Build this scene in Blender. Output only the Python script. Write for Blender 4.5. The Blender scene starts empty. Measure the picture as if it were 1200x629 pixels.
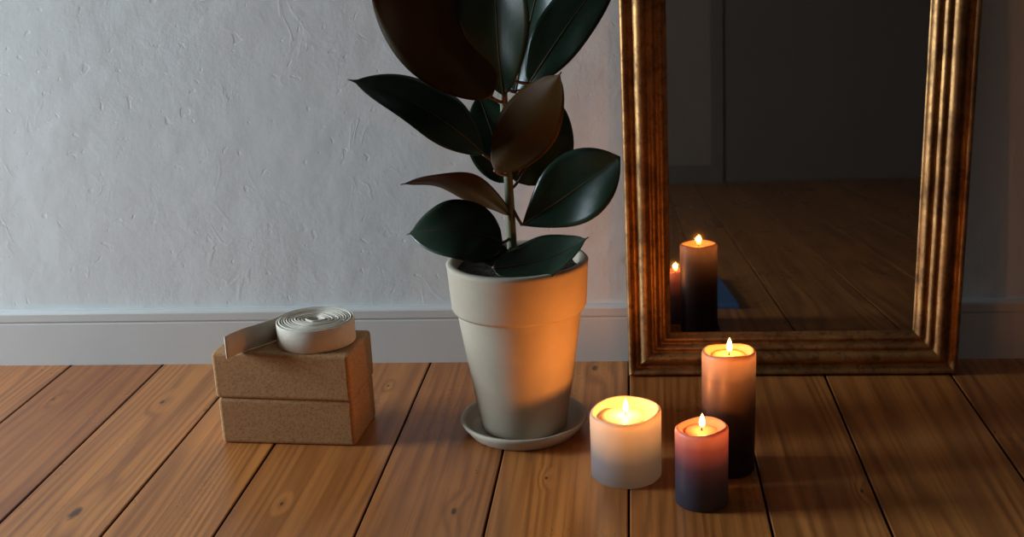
import bpy, bmesh, math, random
from mathutils import Vector, Matrix, noise
random.seed(4)
S=bpy.context.scene; COL=S.collection
PI=math.pi
S.view_settings.view_transform='Standard'
# ------------------------------------------------------------------ camera
PX,PY=600.0,314.5
v1=(137.0,-416.0); v3=(215.0,4700.0)
F=math.sqrt(-(v1[0]*v3[0]+v1[1]*v3[1]))
Yc=Vector((v1[0],-v1[1],-F)).normalized()
Zc=-Vector((v3[0],-v3[1],-F)).normalized()
Xc=Yc.cross(Zc).normalized()
M=Matrix((Xc,Yc,Zc))
H=0.815
def ray(px,py): return (M@Vector((px-PX,PY-py,-F))).normalized()
_d=ray(600,424); _t=-H/_d.z
C=Vector((0,-(_t*_d.y)-0.018,H))
def onz(px,py,z=0.0):
    d=ray(px,py); return C+d*((z-C.z)/d.z)
def ony(px,py,y):
    d=ray(px,py); return C+d*((y-C.y)/d.y)
def pxm(p,w):   # metres covered by w pixels at point p
    fw=M@Vector((0,0,-1)); return w*(p-C).dot(fw)/F
cd=bpy.data.cameras.new('camera'); cam=bpy.data.objects.new('camera',cd); COL.objects.link(cam)
cd.sensor_width=36; cd.sensor_fit='HORIZONTAL'; cd.lens=F/1200*36; cd.clip_start=0.02
cam.matrix_world=Matrix.Translation(C)@M.to_4x4()
S.camera=cam
# ------------------------------------------------------------------ helpers
def mk(name,verts,faces,mat,parent=None,smooth=True,loc=None):
    me=bpy.data.meshes.new(name); me.from_pydata([tuple(v) for v in verts],[],faces)
    bm=bmesh.new(); bm.from_mesh(me); bmesh.ops.recalc_face_normals(bm,faces=bm.faces); bm.to_mesh(me); bm.free()
    if mat is not None:
        for m in (mat if isinstance(mat,(list,tuple)) else [mat]): me.materials.append(m)
    me.polygons.foreach_set('use_smooth',[smooth]*len(me.polygons))
    o=bpy.data.objects.new(name,me); COL.objects.link(o)
    if parent is not None: o.parent=parent
    if loc is not None: o.location=loc
    return o
def thing(name,label,cat,loc=(0,0,0),rot=(0,0,0),group=None):
    o=bpy.data.objects.new(name,None); COL.objects.link(o); o.location=loc; o.rotation_euler=rot
    o.empty_display_size=.05
    o['label']=label; o['category']=cat
    if group: o['group']=group
    return o
def struct(o): o['kind']='structure'; return o
def boxv(x0,x1,y0,y1,z0,z1,V,Fc):
    n=len(V)
    V+= [(x0,y0,z0),(x1,y0,z0),(x1,y1,z0),(x0,y1,z0),(x0,y0,z1),(x1,y0,z1),(x1,y1,z1),(x0,y1,z1)]
    for f in ((0,3,2,1),(4,5,6,7),(0,1,5,4),(1,2,6,5),(2,3,7,6),(3,0,4,7)): Fc.append(tuple(n+i for i in f))
def boxes(name,L,mat,parent=None,bev=0.0):
    V=[];Fc=[]
    for b in L: boxv(*b,V,Fc)
    o=mk(name,V,Fc,mat,parent,False)
    if bev:
        m=o.modifiers.new('bevel','BEVEL'); m.width=bev; m.segments=3; m.limit_method='ANGLE'
    return o
def lathe(name,prof,mat,parent=None,seg=96,wob=None,loc=None,smooth=True):
    V=[];Fc=[]; idx=[]
    for k,(r,z) in enumerate(prof):
        if r<1e-6: idx.append([len(V)]); V.append((0,0,z))
        else:
            row=[]
            for i in range(seg):
                a=2*PI*i/seg; rr,zz=r,z
                if wob: rr,zz=wob(r,z,a,k)
                row.append(len(V)); V.append((rr*math.cos(a),rr*math.sin(a),zz))
            idx.append(row)
    for k in range(len(prof)-1):
        A,B=idx[k],idx[k+1]
        for i in range(seg):
            j=(i+1)%seg
            if len(A)==1 and len(B)==1: break
            if len(A)==1: Fc.append((A[0],B[i],B[j]))
            elif len(B)==1: Fc.append((A[i],A[j],B[0]))
            else: Fc.append((A[i],A[j],B[j],B[i]))
    return mk(name,V,Fc,mat,parent,smooth,loc)
def tube(name,pts,rads,mat,parent=None,seg=12):
    V=[];Fc=[]; n=len(pts); pts=[Vector(p) for p in pts]
    up=Vector((0.3,1,0.1)).normalized()
    for i,p in enumerate(pts):
        t=(pts[min(i+1,n-1)]-pts[max(i-1,0)]).normalized()
        s=t.cross(up).normalized(); u=s.cross(t).normalized()
        for k in range(seg):
            a=2*PI*k/seg; V.append(p+(s*math.cos(a)+u*math.sin(a))*rads[i])
    for i in range(n-1):
        for k in range(seg):
            j=(k+1)%seg; Fc.append((i*seg+k,i*seg+j,(i+1)*seg+j,(i+1)*seg+k))
    Fc.append(tuple(range(seg))); Fc.append(tuple((n-1)*seg+k for k in range(seg)))
    return mk(name,V,Fc,mat,parent)
def bez(p0,p1,p2,n):
    p0,p1,p2=Vector(p0),Vector(p1),Vector(p2)
    return [p0*(1-t)**2+p1*2*t*(1-t)+p2*t*t for t in [i/n for i in range(n+1)]]
# ------------------------------------------------------------------ materials
class N:
    def __init__(s,name):
        s.m=bpy.data.materials.new(name); s.m.use_nodes=True; s.t=s.m.node_tree
        s.b=s.t.nodes['Principled BSDF']; s.out=s.t.nodes['Material Output']
    def n(s,ty,**k):
        x=s.t.nodes.new(ty)
        for a,b in k.items(): setattr(x,a,b)
        return x
    def l(s,a,b): s.t.links.new(a,b)
    def obj(s): return s.n('ShaderNodeTexCoord').outputs['Object']
    def map(s,vec,sc,loc=(0,0,0)):
        x=s.n('ShaderNodeMapping'); s.l(vec,x.inputs['Vector']); x.inputs['Scale'].default_value=sc; x.inputs['Location'].default_value=loc; return x.outputs[0]
    def noise(s,vec,sc,det=4,rough=.5,dist=0):
        x=s.n('ShaderNodeTexNoise'); s.l(vec,x.inputs['Vector'])
        x.inputs['Scale'].default_value=sc; x.inputs['Detail'].default_value=det; x.inputs['Roughness'].default_value=rough; x.inputs['Distortion'].default_value=dist
        return x.outputs['Fac']
    def ramp(s,fac,stops):
        x=s.n('ShaderNodeValToRGB'); s.l(fac,x.inputs[0]); e=x.color_ramp.elements
        while len(e)<len(stops): e.new(.5)
        for i,(p,c) in enumerate(stops):
            e[i].position=p; e[i].color=(c,c,c,1) if isinstance(c,(int,float)) else (*c,1)
        return x.outputs[0]
    def math(s,op,a,b=None,c=None):
        x=s.n('ShaderNodeMath',operation=op)
        for i,v in enumerate((a,b,c)):
            if v is None: continue
            if isinstance(v,(int,float)): x.inputs[i].default_value=v
            else: s.l(v,x.inputs[i])
        return x.outputs[0]
    def mix(s,fac,a,b,bt='MIX'):
        x=s.n('ShaderNodeMix',data_type='RGBA',blend_type=bt)
        for i,v in ((0,fac),(6,a),(7,b)):
            if isinstance(v,(int,float)): x.inputs[i].default_value=v
            elif isinstance(v,tuple): x.inputs[i].default_value=(*v,1)
            else: s.l(v,x.inputs[i])
        return x.outputs[2]
    def bump(s,h,st,dist,prev=None):
        x=s.n('ShaderNodeBump'); s.l(h,x.inputs['Height']); x.inputs['Strength'].default_value=st; x.inputs['Distance'].default_value=dist
        if prev is not None: s.l(prev,x.inputs['Normal'])
        return x.outputs[0]
    def set(s,col=None,rough=None,metal=None,norm=None,**k):
        for key,v in (('Base Color',col),('Roughness',rough),('Metallic',metal),('Normal',norm)):
            if v is None: continue
            if isinstance(v,tuple): s.b.inputs[key].default_value=(*v,1)
            elif isinstance(v,(int,float)): s.b.inputs[key].default_value=v
            else: s.l(v,s.b.inputs[key])
        for kk,v in k.items(): s.b.inputs[kk.replace('_',' ')].default_value=v
        return s.m

def plaster():
    k=N('white_plaster'); o=k.obj()
    big=k.noise(o,5,3,.5,.3); mid=k.noise(o,22,3,.5,.4); fine=k.noise(o,100,4,.65)
    ridg=k.math('ABSOLUTE',k.math('SUBTRACT',k.noise(k.map(o,(1,1,.6),(3,1,2)),16,3,.5,.8),.5))
    rid=k.ramp(ridg,[(0,1),(.018,.4),(.045,0)])
    maskn=k.ramp(k.noise(o,7,3,.6),[(.55,0),(.64,1)])
    rid=k.math('MULTIPLY',rid,maskn)
    pit=k.ramp(k.noise(o,44,2,.5,.7),[(.27,0),(.34,1)])
    rough=k.math('MULTIPLY',fine,k.ramp(k.noise(o,4,3,.6),[(.42,.03),(.65,.15)]))
    h=k.math('ADD',k.math('MULTIPLY',big,1.05),k.math('MULTIPLY',mid,.19))
    h=k.math('ADD',h,rough); h=k.math('ADD',h,k.math('MULTIPLY',rid,.06)); h=k.math('ADD',h,k.math('MULTIPLY',pit,.08))
    nb=k.bump(h,.38,.010)
    c=k.mix(k.noise(o,2.5,3),(.66,.68,.67),(.74,.755,.745))
    return k.set(c,.85,0,nb)
def flat(name,c,rough=.6,metal=0,bs=0,bd=.001,var=.08,sc=20):
    k=N(name); o=k.obj(); n=k.noise(o,sc,4)
    cc=k.mix(n,tuple(x*(1-var) for x in c),tuple(min(1,x*(1+var)) for x in c))
    nb=k.bump(n,bs,bd) if bs else None
    return k.set(cc,rough,metal,nb)
KNOTS=[(88,601,.010),(190,471,.005),(697,431,.007),(532,599,.005),(330,590,.003),(1010,575,.003),(62,468,.004),(455,452,.003),(640,560,.003)]
def wood():
    k=N('pine_floorboards'); o=k.obj()
    at=k.n('ShaderNodeAttribute',attribute_name='board'); r=at.outputs['Fac']
    off=k.n('ShaderNodeCombineXYZ'); k.l(k.math('MULTIPLY',r,17.3),off.inputs[0]); k.l(k.math('MULTIPLY',r,31.7),off.inputs[1])
    va=k.n('ShaderNodeVectorMath',operation='ADD'); k.l(o,va.inputs[0]); k.l(off.outputs[0],va.inputs[1]); v=va.outputs[0]
    jit=k.math('MULTIPLY',k.math('SUBTRACT',k.noise(o,90,3),.5),.9)
    knot=0.0; halo=0.0
    for (kx,ky,kr) in KNOTS:
        p=onz(kx,ky)
        s1=k.map(o,(1,.42,0),(-p.x,-p.y*.42,0))
        ln=k.n('ShaderNodeVectorMath',operation='LENGTH'); k.l(s1,ln.inputs[0])
        dd=k.math('ADD',k.math('DIVIDE',ln.outputs['Value'],kr),jit)
        kk=k.ramp(dd,[(.45,1),(1.0,0)]); hh=k.ramp(k.math('DIVIDE',dd,6.0),[(0,1),(1,0)])
        knot=k.math('MAXIMUM',kk,knot); halo=k.math('MAXIMUM',hh,halo)
    n1=k.noise(k.map(v,(6,.36,1)),1,2,.5)
    n2=k.noise(k.map(v,(110,1.6,1)),1,4,.6)
    n3=k.noise(k.map(v,(16,.3,1)),1,3,.5)
    sx=k.n('ShaderNodeSeparateXYZ'); k.l(v,sx.inputs[0])
    ph=k.math('ADD',k.math('MULTIPLY',n1,90),k.math('MULTIPLY',sx.outputs[0],240))
    ph=k.math('ADD',ph,k.math('MULTIPLY',halo,7)); ph=k.math('ADD',ph,k.math('MULTIPLY',n2,2.5))
    w=k.math('MULTIPLY_ADD',k.math('SINE',ph),.5,.5)
    w=k.math('POWER',w,1.8)
    base=k.mix(k.ramp(r,[(0,0),(1,1)]),(.38,.120,.027),(.66,.250,.060))
    c=k.mix(k.math('MULTIPLY',w,.48),base,(.18,.043,.009))
    c=k.mix(k.math('MULTIPLY',k.ramp(n2,[(.42,0),(.68,1)]),.50),c,(.14,.034,.008))
    c=k.mix(k.math('MULTIPLY',k.ramp(n3,[(.45,0),(.70,1)]),.42),c,(.20,.051,.012))
    wear=k.noise(k.map(v,(3,1.4,1)),2.3,5,.6)
    c=k.mix(k.math('MULTIPLY',k.ramp(wear,[(.5,0),(.75,1)]),.26),c,(.62,.28,.09))
    c=k.mix(k.math('MULTIPLY',knot,.85),c,(.030,.012,.006))
    h=k.math('ADD',k.math('MULTIPLY',w,.25),n2)
    return k.set(c,k.ramp(wear,[(.3,.25),(.8,.40)]),0,k.bump(h,.22,.0010))
def gold():
    k=N('antique_gilt'); o=k.obj()
    n=k.noise(o,14,6,.68,.6); f=k.noise(o,80,4,.68)
    c=k.mix(k.ramp(n,[(.36,0),(.62,1)]),(.17,.082,.028),(.46,.235,.078))
    c=k.mix(k.math('MULTIPLY',k.ramp(f,[(.52,0),(.66,1)]),.6),c,(.08,.038,.015))
    return k.set(c,k.ramp(n,[(.3,.56),(.7,.44)]),.72,k.bump(k.math('ADD',n,k.math('MULTIPLY',f,.5)),.4,.002))
def cork():
    k=N('cork'); o=k.obj()
    vo=k.n('ShaderNodeTexVoronoi'); k.l(o,vo.inputs['Vector']); vo.inputs['Scale'].default_value=430
    cc=k.n('ShaderNodeSeparateColor'); k.l(vo.outputs['Color'],cc.inputs[0])
    c=k.ramp(cc.outputs[0],[(0,(.28,.135,.050)),(.15,(.40,.205,.078)),(.6,(.46,.245,.096)),(1,(.53,.29,.118))])
    n=k.noise(o,14,4); c=k.mix(k.math('MULTIPLY',n,.3),c,(.36,.175,.06))
    return k.set(c,.85,0,k.bump(k.math('ADD',cc.outputs[0],k.noise(o,70,4)),.4,.001))
def canvas():
    k=N('cotton_webbing'); o=k.obj()
    wv=k.n('ShaderNodeTexWave',wave_type='BANDS',bands_direction='Z'); k.l(o,wv.inputs[0]); wv.inputs['Scale'].default_value=260; wv.inputs['Distortion'].default_value=.5
    n=k.noise(o,90,3)
    c=k.mix(n,(.62,.545,.44),(.76,.685,.57))
    return k.set(c,.9,0,k.bump(k.math('ADD',wv.outputs['Fac'],n),.4,.0006))
def potmat(name,a,b):
    k=N(name); o=k.obj(); n=k.noise(o,9,5,.6,.5); f=k.noise(o,120,3)
    c=k.mix(k.ramp(n,[(.35,0),(.68,1)]),a,b)
    return k.set(c,.78,0,k.bump(k.math('ADD',k.math('MULTIPLY',n,.5),k.math('MULTIPLY',f,.25)),.2,.002))
def leafmat(name,a,b,rough,sp=.5):
    k=N(name); o=k.obj(); n=k.noise(o,9,4)
    return k.set(k.mix(n,a,b),rough,0,k.bump(k.noise(o,60,3),.15,.001),Specular_IOR_Level=sp)
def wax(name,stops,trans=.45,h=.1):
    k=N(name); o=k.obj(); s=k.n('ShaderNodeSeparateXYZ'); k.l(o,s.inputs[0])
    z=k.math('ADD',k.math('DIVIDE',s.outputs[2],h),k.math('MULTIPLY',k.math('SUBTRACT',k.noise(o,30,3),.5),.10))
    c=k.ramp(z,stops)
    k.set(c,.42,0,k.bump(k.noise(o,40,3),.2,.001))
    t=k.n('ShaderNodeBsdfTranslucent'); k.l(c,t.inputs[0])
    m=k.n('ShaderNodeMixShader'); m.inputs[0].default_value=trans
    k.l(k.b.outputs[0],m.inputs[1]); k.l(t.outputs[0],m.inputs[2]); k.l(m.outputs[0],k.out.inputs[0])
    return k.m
def flamemat():
    k=N('candle_flame'); o=k.obj(); s=k.n('ShaderNodeSeparateXYZ'); k.l(o,s.inputs[0])
    z=k.math('DIVIDE',s.outputs[2],.03)
    c=k.ramp(z,[(0,(1,.26,.04)),(.25,(1,.55,.16)),(.7,(1,.66,.24)),(1,(1,.40,.08))])
    e=k.n('ShaderNodeEmission'); k.l(c,e.inputs[0]); e.inputs[1].default_value=5
    t=k.n('ShaderNodeBsdfTransparent'); a=k.n('ShaderNodeAddShader')
    k.l(e.outputs[0],a.inputs[0]); k.l(t.outputs[0],a.inputs[1]); k.l(a.outputs[0],k.out.inputs[0])
    return k.m
PL=plaster(); WOOD=wood(); GOLD=gold(); CORK=cork(); CANV=canvas()
DARK=flat('dark_gap',(.012,.007,.004),.9)
BB=flat('painted_baseboard',(.62,.615,.59),.5,0,.15,.002,.04,12)
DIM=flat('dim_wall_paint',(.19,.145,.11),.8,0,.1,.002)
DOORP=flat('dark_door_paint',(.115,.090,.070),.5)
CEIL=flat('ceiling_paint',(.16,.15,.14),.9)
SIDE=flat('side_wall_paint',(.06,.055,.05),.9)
POT=potmat('limewashed_clay',(.42,.35,.26),(.49,.415,.31))
SAUC=potmat('pale_grey_clay',(.46,.40,.31),(.56,.49,.385))
SOIL=flat('potting_soil',(.022,.014,.009),.95,0,1,.01,.5,60)
LTOP=leafmat('rubber_leaf_upper',(.007,.021,.010),(.013,.031,.015),.30,.42)
LBOT=leafmat('rubber_leaf_underside',(.016,.0150,.006),(.038,.0195,.006),.45,.22)
LRUST=leafmat('rubber_leaf_rust_underside',(.046,.022,.004),(.070,.030,.0045),.5,.10)
RIB=leafmat('leaf_rib',(.07,.05,.022),(.09,.06,.028),.5,.2)
STEM=leafmat('plant_stem',(.09,.10,.045),(.17,.16,.08),.6)
PETI=leafmat('leaf_petiole',(.10,.045,.02),(.15,.07,.035),.5)
# ------------------------------------------------------------------ room
XL,XR,YB,ZC=-3.2,2.1,-4.6,2.7
struct(boxes('wall_back',[(XL-.1,XR+.1,0,.12,-.1,ZC)],PL))
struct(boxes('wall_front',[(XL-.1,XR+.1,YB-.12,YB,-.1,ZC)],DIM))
struct(boxes('wall_right',[(XR,XR+.1,YB,0,-.1,ZC)],SIDE))
WY0,WY1,WZ0,WZ1=-1.05,-.12,.25,1.55
struct(boxes('wall_left',[(XL-.1,XL,YB,WY0,-.1,ZC),(XL-.1,XL,WY1,0,-.1,ZC),(XL-.1,XL,WY0,WY1,-.1,WZ0),(XL-.1,XL,WY0,WY1,WZ1,ZC)],SIDE))
struct(boxes('ceiling',[(XL-.1,XR+.1,YB-.1,.1,ZC,ZC+.1)],CEIL))
wm=(WY0+WY1)/2
struct(boxes('window_1',[(XL-.08,XL-.03,WY0,WY0+.05,WZ0,WZ1),(XL-.08,XL-.03,WY1-.05,WY1,WZ0,WZ1),(XL-.08,XL-.03,wm-.02,wm+.02,WZ0,WZ1),
   (XL-.08,XL-.03,WY0,WY1,WZ0,WZ0+.05),(XL-.08,XL-.03,WY0,WY1,WZ1-.05,WZ1)],BB))
# door seen in the mirror
DX=.43
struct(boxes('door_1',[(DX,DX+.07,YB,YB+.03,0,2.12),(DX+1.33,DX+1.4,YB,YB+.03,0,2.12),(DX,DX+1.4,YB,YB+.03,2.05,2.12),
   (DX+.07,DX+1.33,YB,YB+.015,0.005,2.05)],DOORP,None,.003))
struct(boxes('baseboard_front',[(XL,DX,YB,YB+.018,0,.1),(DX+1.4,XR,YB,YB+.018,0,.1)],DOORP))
# skirting on the plaster wall, moulded profile swept along X
prof=[(0,0),(-.018,0),(-.018,.086),(-.0150,.0875),(-.0150,.0900),(-.018,.0915),(-.018,.106),(-.016,.109),(-.010,.111),(0,.1115)]
V=[];Fc=[]
for x in (XL,XR):
    for (y,z) in prof: V.append((x,y,z))
n=len(prof)
for i in range(n-1): Fc.append((i,i+1,n+i+1,n+i))
o=struct(mk('baseboard_back',V,Fc,BB,None,False))
# floorboards
pxs=[88,194,291,386,505,614,737,859,960,1104]
xs=[onz(p,424).x for p in pxs]
x=xs[0]
while x>XL+.2: x-=.175+random.uniform(-.01,.02); xs.insert(0,x)
x=xs[-1]
while x<XR-.2: x+=.18+random.uniform(-.01,.02); xs.append(x)
edges=[XL-.1]+xs+[XR+.1]
V=[];Fc=[];att=[];mi=[]
g=.0016; y0,y1=YB-.1,.1
for i in range(len(edges)-1):
    a,b=edges[i]+g,edges[i+1]-g
    rr=random.random()
    P=[(a,-.010),(a,-.0016),(a+.0016,0),(b-.0016,0),(b,-.0016),(b,-.010),(edges[i+1]+g,-.010)]
    ns=len(V)
    for yy in (y0,y1):
        for (px_,pz) in P: V.append((px_,yy,pz))
    m=len(P)
    for j in range(m-1):
        Fc.append((ns+j,ns+j+1,ns+m+j+1,ns+m+j)); att.append(rr); mi.append(1 if j in (0,4,5) else 0)
me=bpy.data.meshes.new('floor'); me.from_pydata(V,[],Fc)
me.materials.append(WOOD); me.materials.append(DARK)
me.polygons.foreach_set('material_index',mi)
a=me.attributes.new('board','FLOAT','FACE'); a.data.foreach_set('value',att)
o=bpy.data.objects.new('floor',me); COL.objects.link(o); struct(o)
# ------------------------------------------------------------------ mirror
cl=onz(737,443); cr=onz(1122,440)
Yf=(cl.y+cr.y)/2; W=cr.x-cl.x; TH=.026
HM=1.08; gap=-(Yf+TH); lean=math.asin(gap/HM)
mo=Vector(((cl.x+cr.x)/2,Yf+TH,0.0008))
t=thing('standing_mirror','tall mirror in a ribbed antique gold frame leaning against the wall beside the plant','mirror',mo,(-lean,0,0))
FW=.078
fp=[(0,0),(0,.020),(.002,.025),(.006,.027),(.010,.025),(.012,.020),(.016,.0175),(.020,.019),(.024,.025),(.029,.030),(.035,.031),(.040,.028),(.043,.023),(.0455,.020),(.048,.024),(.052,.025),(.0555,.022),(.057,.0155),(.061,.0145),(.064,.0185),(.068,.0185),(.071,.015),(.073,.0095),(.0755,.0095),(.078,.006),(.078,.001)]
hw=W/2
def flare(z): return 1+.042*z/.75
cor=[((-hw,0),(1,1)),((hw,0),(-1,1)),((hw,HM),(-1,-1)),((-hw,HM),(1,-1))]
for s in range(4):
    (c0,d0),(c1,d1)=cor[s],cor[(s+1)%4]
    V=[];Fc=[];K=80
    for q in range(K+1):
        f=q/K
        for (tt,hh) in fp:
            ax,az=c0[0]+d0[0]*tt,c0[1]+d0[1]*tt; bx,bz=c1[0]+d1[0]*tt,c1[1]+d1[1]*tt
            xx,zz=ax+(bx-ax)*f,az+(bz-az)*f
            dn=noise.noise(Vector((xx*18,hh*60,zz*18)))*.0013 if 0<hh else 0
            V.append((xx*flare(zz)+.004*zz/.75,-hh-dn,zz))
    m=len(fp)
    for q in range(K):
        for j in range(m-1): Fc.append((q*m+j,q*m+j+1,(q+1)*m+j+1,(q+1)*m+j))
    o=mk('frame_rail',V,Fc,GOLD,t,True)
k=N('old_mirror_glass'); oo=k.obj()
GL=k.set(k.mix(k.noise(oo,7,4),(.42,.39,.36),(.49,.46,.43)),.025,1)
gz0,gz1=FW-.004,HM-FW+.004; gw=hw-FW+.004
a0,a1=gw*flare(gz0),gw*flare(gz1); s1=.004*gz1/.75
mk('mirror_glass',[(-a0,-.006,gz0),(a0,-.006,gz0),(a1+s1,-.006,gz1),(-a1+s1,-.006,gz1),(-a0,-.002,gz0),(a0,-.002,gz0),(a1+s1,-.002,gz1),(-a1+s1,-.002,gz1)],
   [(0,1,2,3),(4,7,6,5),(0,4,5,1),(1,5,6,2),(2,6,7,3),(3,7,4,0)],GL,t,False)
boxes('backing_board',[(-hw+.01,hw-.01,-.0015,0,.01,HM-.01)],flat('backing_wood',(.12,.07,.04),.8),t)
# blue cloth on the floor in front of the mirror, below the photograph's lower edge
Rm=Matrix.Rotation(-lean,3,'X'); mn=Rm@Vector((0,-1,0)); mp=mo+Rm@Vector((0,-.006,0))
def refl(px,py,z=0.0):
    d=ray(px,py); p=C+d*((mp-C).dot(mn)/d.dot(mn)); r=d-mn*2*d.dot(mn)
    return p+r*((z-p.z)/r.z)
ylim=onz(900,640,.012).y; yb=368.0
while refl(868,yb,.01).y>ylim and yb>300: yb-=1
q=[refl(867,yb,.01),refl(842,yb-34,.01),refl(805,yb-32,.01),refl(805,yb-2,.01)]
V=[];Fc=[]
for zz in (0.0005,.006,.011): V+=[(a.x,min(a.y,ylim),zz) for a in q]
Fc=[(0,1,2,3),(8,9,10,11)]+[(4*l+i,4*l+(i+1)%4,4*l+4+(i+1)%4,4*l+4+i) for l in (0,1) for i in range(4)]
o=mk('folded_cloth',V,Fc,flat('blue_cotton',(.035,.10,.23),.9,0,.5,.001,.15,90),None,False)
o['label']='small blue folded cloth on the floor seen only in the mirror'; o['category']='cloth'
bv=o.modifiers.new('bevel','BEVEL'); bv.width=.002; bv.segments=2
# ------------------------------------------------------------------ pot and rubber plant
pc=onz(614,488,.022); pc.z=0
sR=pxm(pc,74)
lathe_pr=[(0,0),(sR*.80,0),(sR*.86,.003),(sR*.97,.018),(sR,.024),(sR*.985,.0265),(sR*.95,.026),(sR*.90,.020),(sR*.83,.011),(sR*.78,.0095),(0,.009)]
sa=lathe('plant_saucer',lathe_pr,SAUC,None,96,None,(pc.x,pc.y,0))
sa['label']='round pale clay saucer on the floor under the plant pot'; sa['category']='saucer'
rimc=ony(606,303,pc.y); RR=pxm(rimc,83.5); PH=rimc.z-.0095
bR=pxm(pc,50)
pl=thing('potted_rubber_plant','dark-leaved rubber plant growing in a tapered off-white clay pot','potted plant',(pc.x,pc.y,.0095))
ch=PH*.275
cR=RR*.955   # collar bottom radius
uR=RR*.89
def pw(r,z,a,k): return r*(1+.004*math.sin(3*a+z*9)),z
lathe('pot',[(0,0),(bR-.004,0),(bR,.004),(bR+(uR-bR)*.5,(PH-ch)*.5),(uR,PH-ch+.002),(uR,PH-ch+.02),(uR-.012,PH-ch+.02),(bR-.012,.014),(0,.014)],POT,pl,96,pw)
lathe('pot_rim',[(uR-.004,PH-ch+.002),(cR-.003,PH-ch-.001),(cR,PH-ch+.004),(RR-.001,PH-.008),(RR,PH-.003),(RR-.003,PH),(RR-.011,PH),(RR-.014,PH-.004),(uR-.010,PH-ch+.01),(uR-.004,PH-ch+.002)],POT,pl,96,pw)
def sw(r,z,a,k): return r,z+.006*noise.noise(Vector((r*60*math.cos(a),r*60*math.sin(a),1)))
lathe('soil',[(uR-.01,PH-.06)]+[((RR-.0145)*f,PH-.016+.006*(1-f)) for f in (1,.85,.7,.55,.4,.25,.12)]+[(0,PH-.008)],SOIL,pl,64,sw)
org=Vector((pc.x,pc.y,.0095))
def P(px_,py_,dy): return ony(px_,py_,pc.y+dy)-org
stem_pts=[P(602,322,0),P(600,290,0),P(598,250,0),P(596,215,.004),P(593,170,.006),P(590,110,.004),P(588,50,0),P(586,-20,0),P(584,-80,0)]
tube('stem',stem_pts,[.0085,.008,.0075,.007,.0068,.006,.0055,.005,.003],STEM,pl,16)
def leaf(B,T,wpx,nrm,arch=.08,fold=.12,att=None,tipcurl=0.0,sh=.85,under=None,pw_=.62,te=.955,skew=0.0):
    B=P(*B);T=P(*T); w=wpx/715.0
    a=T-B; L=a.length; ax=a.normalized(); n=Vector(nrm); n=(n-ax*n.dot(ax)).normalized(); sd=ax.cross(n).normalized()
    nu,nv=36,6; V=[];Fc=[];cent=[]
    for i in range(nu+1):
        u=i/nu
        e=min(1,u/te)
        wu=(math.sin(PI*e**sh))**pw_ if 0<u<te else 0
        if u>=.86: wu=max(wu,.12*(1-u)/.14)
        hw_=w/2*max(wu,.015)
        c=B+a*u+n*(arch*L*4*u*(1-u))-n*(tipcurl*L*u**4)+sd*(skew*L*math.sin(PI*u))
        cent.append(c+n*.0002)
        for j in range(-nv,nv+1):
            v=j/nv
            wav=.045*math.sin(u*9+v*2.0+B.x*50)*w*abs(v)*wu
            V.append(c+sd*(v*hw_)+n*(fold*abs(v)**1.3*hw_-.25*fold*hw_*v**4+wav))
    m=2*nv+1
    for i in range(nu):
        for j in range(m-1): Fc.append((i*m+j,(i+1)*m+j,(i+1)*m+j+1,i*m+j+1))
    me=bpy.data.meshes.new('leaf'); me.from_pydata([tuple(x) for x in V],[],Fc)
    me.materials.append(LTOP); me.materials.append(under or LBOT)
    me.polygons.foreach_set('use_smooth',[True]*len(me.polygons)); me.update()
    # orient so face normals follow +n
    if me.polygons[len(Fc)//2].normal.dot(n)<0: me.flip_normals()
    o=bpy.data.objects.new('leaf',me); COL.objects.link(o); o.parent=pl
    sm=o.modifiers.new('thickness','SOLIDIFY'); sm.thickness=.0011; sm.offset=-1; sm.material_offset=1
    tube('midrib',cent,[.0014*(1-.8*i/nu) for i in range(nu+1)],RIB,o,8)
    if att is not None:
        A=P(*att); tube('petiole',bez(A,(A+B)/2-Vector((0,0,.004)),B,8),[.0026]*9,PETI,o,8)
    return o
leaf((566,180,-.02),(409,90,-.07),70,(.15,-.62,.75),.10,.20,(594,196,0),.03,.9,None,.75)
leaf((580,200,-.07),(658,84,-.09),66,(.25,.95,-.15),.04,.22,(594,205,0),0,.92,LRUST)
leaf((606,214,.03),(658,116,.05),80,(.35,-.85,.25),.06,.16,(596,222,0))
leaf((596,214,.02),(560,108,.05),64,(.15,-.95,.2),.05,.16,(596,225,0))
leaf((597,252,-.01),(471,210,-.05),62,(.05,.55,.8),.12,.10,(599,262,0),.05,.85,LRUST)
leaf((589,284,-.02),(477,272,-.05),78,(.05,-.72,.65),.16,.16,(600,276,0),.05)
leaf((612,264,-.01),(729,184,-.03),80,(-.15,-.90,.30),-.02,.24,(599,240,0),-.06,1.28,None,.70,.99)
leaf((578,314,-.070),(690,279,-.070),60,(.1,-.55,.85),-.10,.14,(600,288,0),-.02)
leaf((598,306,-.03),(550,290,-.05),40,(0,-.6,.8),.05,.14,(601,296,0))
leaf((576,114,-.03),(432,-44,-.08),94,(.1,.95,-.3),.04,.20,(592,120,0),0,.95)
leaf((590,112,-.02),(582,-100,-.03),84,(-.35,-.88,.3),.05,.26,(591,125,0),0,1.05)
leaf((620,98,.0),(730,-56,.02),60,(-.15,-.92,.35),.05,.24,(589,90,0),0,.95)
leaf((604,108,.03),(650,-80,.06),76,(-.3,-.9,.3),.04,.2,(590,100,0),0,1.0)
leaf((588,-40,.02),(520,-160,.05),90,(.3,-.7,.6),.06,.12,(586,-30,0))
leaf((590,-60,.0),(650,-190,-.05),80,(-.4,-.6,.6),.06,.12,(585,-50,0))
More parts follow.
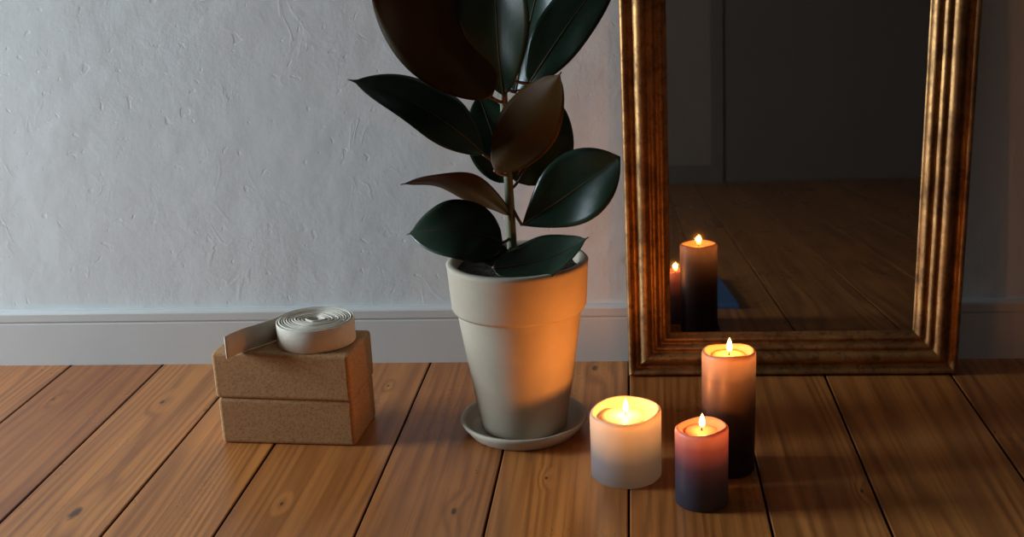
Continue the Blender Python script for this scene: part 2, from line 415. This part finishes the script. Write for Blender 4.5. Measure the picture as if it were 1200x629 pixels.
# ------------------------------------------------------------------ cork blocks
b0=onz(261,519); b1=onz(416,521); BL=(b1-b0).length; BD=BL*.56
zt=ony(255,467,b0.y).z; BH=zt
def block(c,ang,z,label,L):
    o=boxes('yoga_block',[(0,L,0,BD,0,BH)],CORK,None,.006)
    o.location=(c.x,c.y,z); o.rotation_euler=(0,0,math.radians(ang)); o['label']=label; o['category']='yoga block'; o['group']='stacked cork yoga blocks'
    return o
block(b0,-3.5,0,'tan cork yoga block lying on the wooden floor, lower of the two',BL+.004)
block(b0+Vector((-.003,0.001,0)),-4.8,BH+.0004,'tan cork yoga block stacked on top, directly under the rolled strap',BL+.008)
# ------------------------------------------------------------------ rolled strap
z0=2*BH+.0006
rc=onz(371,399,z0); SR=pxm(rc,46.5); SH=ony(371,373,rc.y).z-z0
end=onz(266,421,z0); d=end-rc; D=d.length
ph_end=math.atan2(d.y,d.x)-math.acos(SR/D)
turns=11.0; path=[]
nst=int(turns*64)
r0=.010
for i in range(nst+1):
    f=i/nst; r=r0+(SR-r0)*(f**.92); phi=ph_end-turns*2*PI*(1-f)
    el=1+.40*(1-f)**1.5*math.cos(2*phi+.5)
    path.append(Vector((r*el*math.cos(phi),r*math.sin(phi),0)))
tp=path[-1]; e2=Vector((d.x,d.y,0))
side=Vector((-(e2-tp).y,(e2-tp).x,0)).normalized()
for i in range(1,25):
    f=i/24; path.append(tp+(e2-tp)*f+side*.004*math.sin(f*PI*2.0))
V=[];Fc=[];th=.0023
for i,p in enumerate(path):
    tg=(path[min(i+1,len(path)-1)]-path[max(i-1,0)]).normalized(); nn=Vector((-tg.y,tg.x,0))
    f=i/len(path); dz=.0022*noise.noise(Vector((f*14,0,0)))
    zt_=SH+dz
    for (s_,z_) in ((-.5,.001),(-.5,zt_-.0007),(0,zt_),(.5,zt_-.0007),(.5,.001),(0,0)): V.append((p.x+nn.x*th*s_,p.y+nn.y*th*s_,z_))
for i in range(len(path)-1):
    for j in range(6):
        q=(j+1)%6; Fc.append((i*6+j,i*6+q,(i+1)*6+q,(i+1)*6+j))
Fc.append((0,1,2,3,4,5)); Fc.append(tuple((len(path)-1)*6+j for j in range(6)))
st=mk('yoga_strap',V,Fc,CANV,None,True,(rc.x,rc.y,z0))
st['label']='cream cotton yoga strap rolled into a coil with its loose end trailing left'; st['category']='strap'
# ------------------------------------------------------------------ candles
FL=flamemat(); WICK=flat('burnt_wick',(.02,.012,.01),.9)
def light(name,loc,p,r,col):
    l=bpy.data.lights.new(name,'POINT'); l.energy=p; l.shadow_soft_size=r; l.color=col
    o=bpy.data.objects.new(name,l); COL.objects.link(o); o.location=loc; return o
def candle(bx,by,wpx,tx,ty,label,mstops,seed,depth,fh,P1,P2,trans,group='lit pillar candles',fcol=(1,.31,.05),icol=(1,.52,.20)):
    b=onz(bx,by); R=pxm(b,wpx/2); Hc=ony(tx,ty,b.y).z
    t=thing('pillar_candle',label,'candle',(b.x,b.y,0),(0,0,0),group)
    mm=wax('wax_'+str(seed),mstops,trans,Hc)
    def wob(r,z,a,k):
        if z>Hc*.9 and r>R*.5:
            return r*(1+.006*math.sin(2*a+seed)), z+.0026*math.sin(a*1+seed)+.0012*math.sin(3*a+seed*2)
        return r*(1+.004*math.sin(3*a+seed)),z
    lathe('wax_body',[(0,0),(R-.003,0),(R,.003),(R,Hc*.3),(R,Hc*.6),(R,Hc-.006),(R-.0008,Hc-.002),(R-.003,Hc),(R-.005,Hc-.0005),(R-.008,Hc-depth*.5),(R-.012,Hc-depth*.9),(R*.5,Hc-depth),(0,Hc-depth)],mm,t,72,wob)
    wz=Hc-depth
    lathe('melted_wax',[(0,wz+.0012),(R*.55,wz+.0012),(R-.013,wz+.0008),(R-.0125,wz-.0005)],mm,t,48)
    tube('wick',[(0,0,wz),(.0003,0,wz+.006),(.0012,0,wz+.010),(.0028,0,wz+.0125)],[.0011,.001,.0009,.0007],WICK,t,8)
    fz=wz+.006
    fo=lathe('flame',[(0,0),(.0024,.001),(.0042,.005),(.0047,.010),(.0042,.015),(.0030,.021),(.0014,.0265),(0,.030)],FL,t,24)
    fo.location=(0.0008,0,fz); fo.scale=(.95,.95,fh)
    light('candle_light',(b.x,b.y,fz+.016*fh),P1,.005,fcol)
    light('added_wax_glow',(b.x,b.y,wz-.016),P2,.006,icol)  # added lamp hidden inside the wax body to make the wax glow
    return b,R,Hc
candle(734,555,82,732,480,'wide white pillar candle, lowest and broadest of the three lit candles',[(0,(.21,.245,.30)),(.35,(.25,.28,.32)),(.68,(.57,.52,.43)),(1,(.74,.67,.54))],1,.010,.76,1.0,.080,.50)  # white wax; colour stops paint in its shaded grey-blue foot and glowing top
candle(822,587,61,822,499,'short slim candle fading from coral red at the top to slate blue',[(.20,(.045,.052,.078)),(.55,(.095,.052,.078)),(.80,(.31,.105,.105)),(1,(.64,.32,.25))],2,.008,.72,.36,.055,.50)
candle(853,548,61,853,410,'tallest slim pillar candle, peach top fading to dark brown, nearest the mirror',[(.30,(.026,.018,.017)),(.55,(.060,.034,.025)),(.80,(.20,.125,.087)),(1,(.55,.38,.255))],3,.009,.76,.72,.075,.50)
# ------------------------------------------------------------------ light
al=bpy.data.lights.new('window_daylight','AREA'); al.shape='RECTANGLE'; al.size=WZ1-WZ0; al.size_y=WY1-WY0; al.energy=162; al.color=(.72,.88,1)
ao=bpy.data.objects.new('window_daylight',al); COL.objects.link(ao); ao.location=(XL-.12,wm,(WZ0+WZ1)/2); ao.rotation_euler=(0,-PI/2,0)
w=bpy.data.worlds.new('world'); S.world=w; w.use_nodes=True; w.node_tree.nodes['Background'].inputs[0].default_value=(.5,.7,1,1); w.node_tree.nodes['Background'].inputs[1].default_value=.3
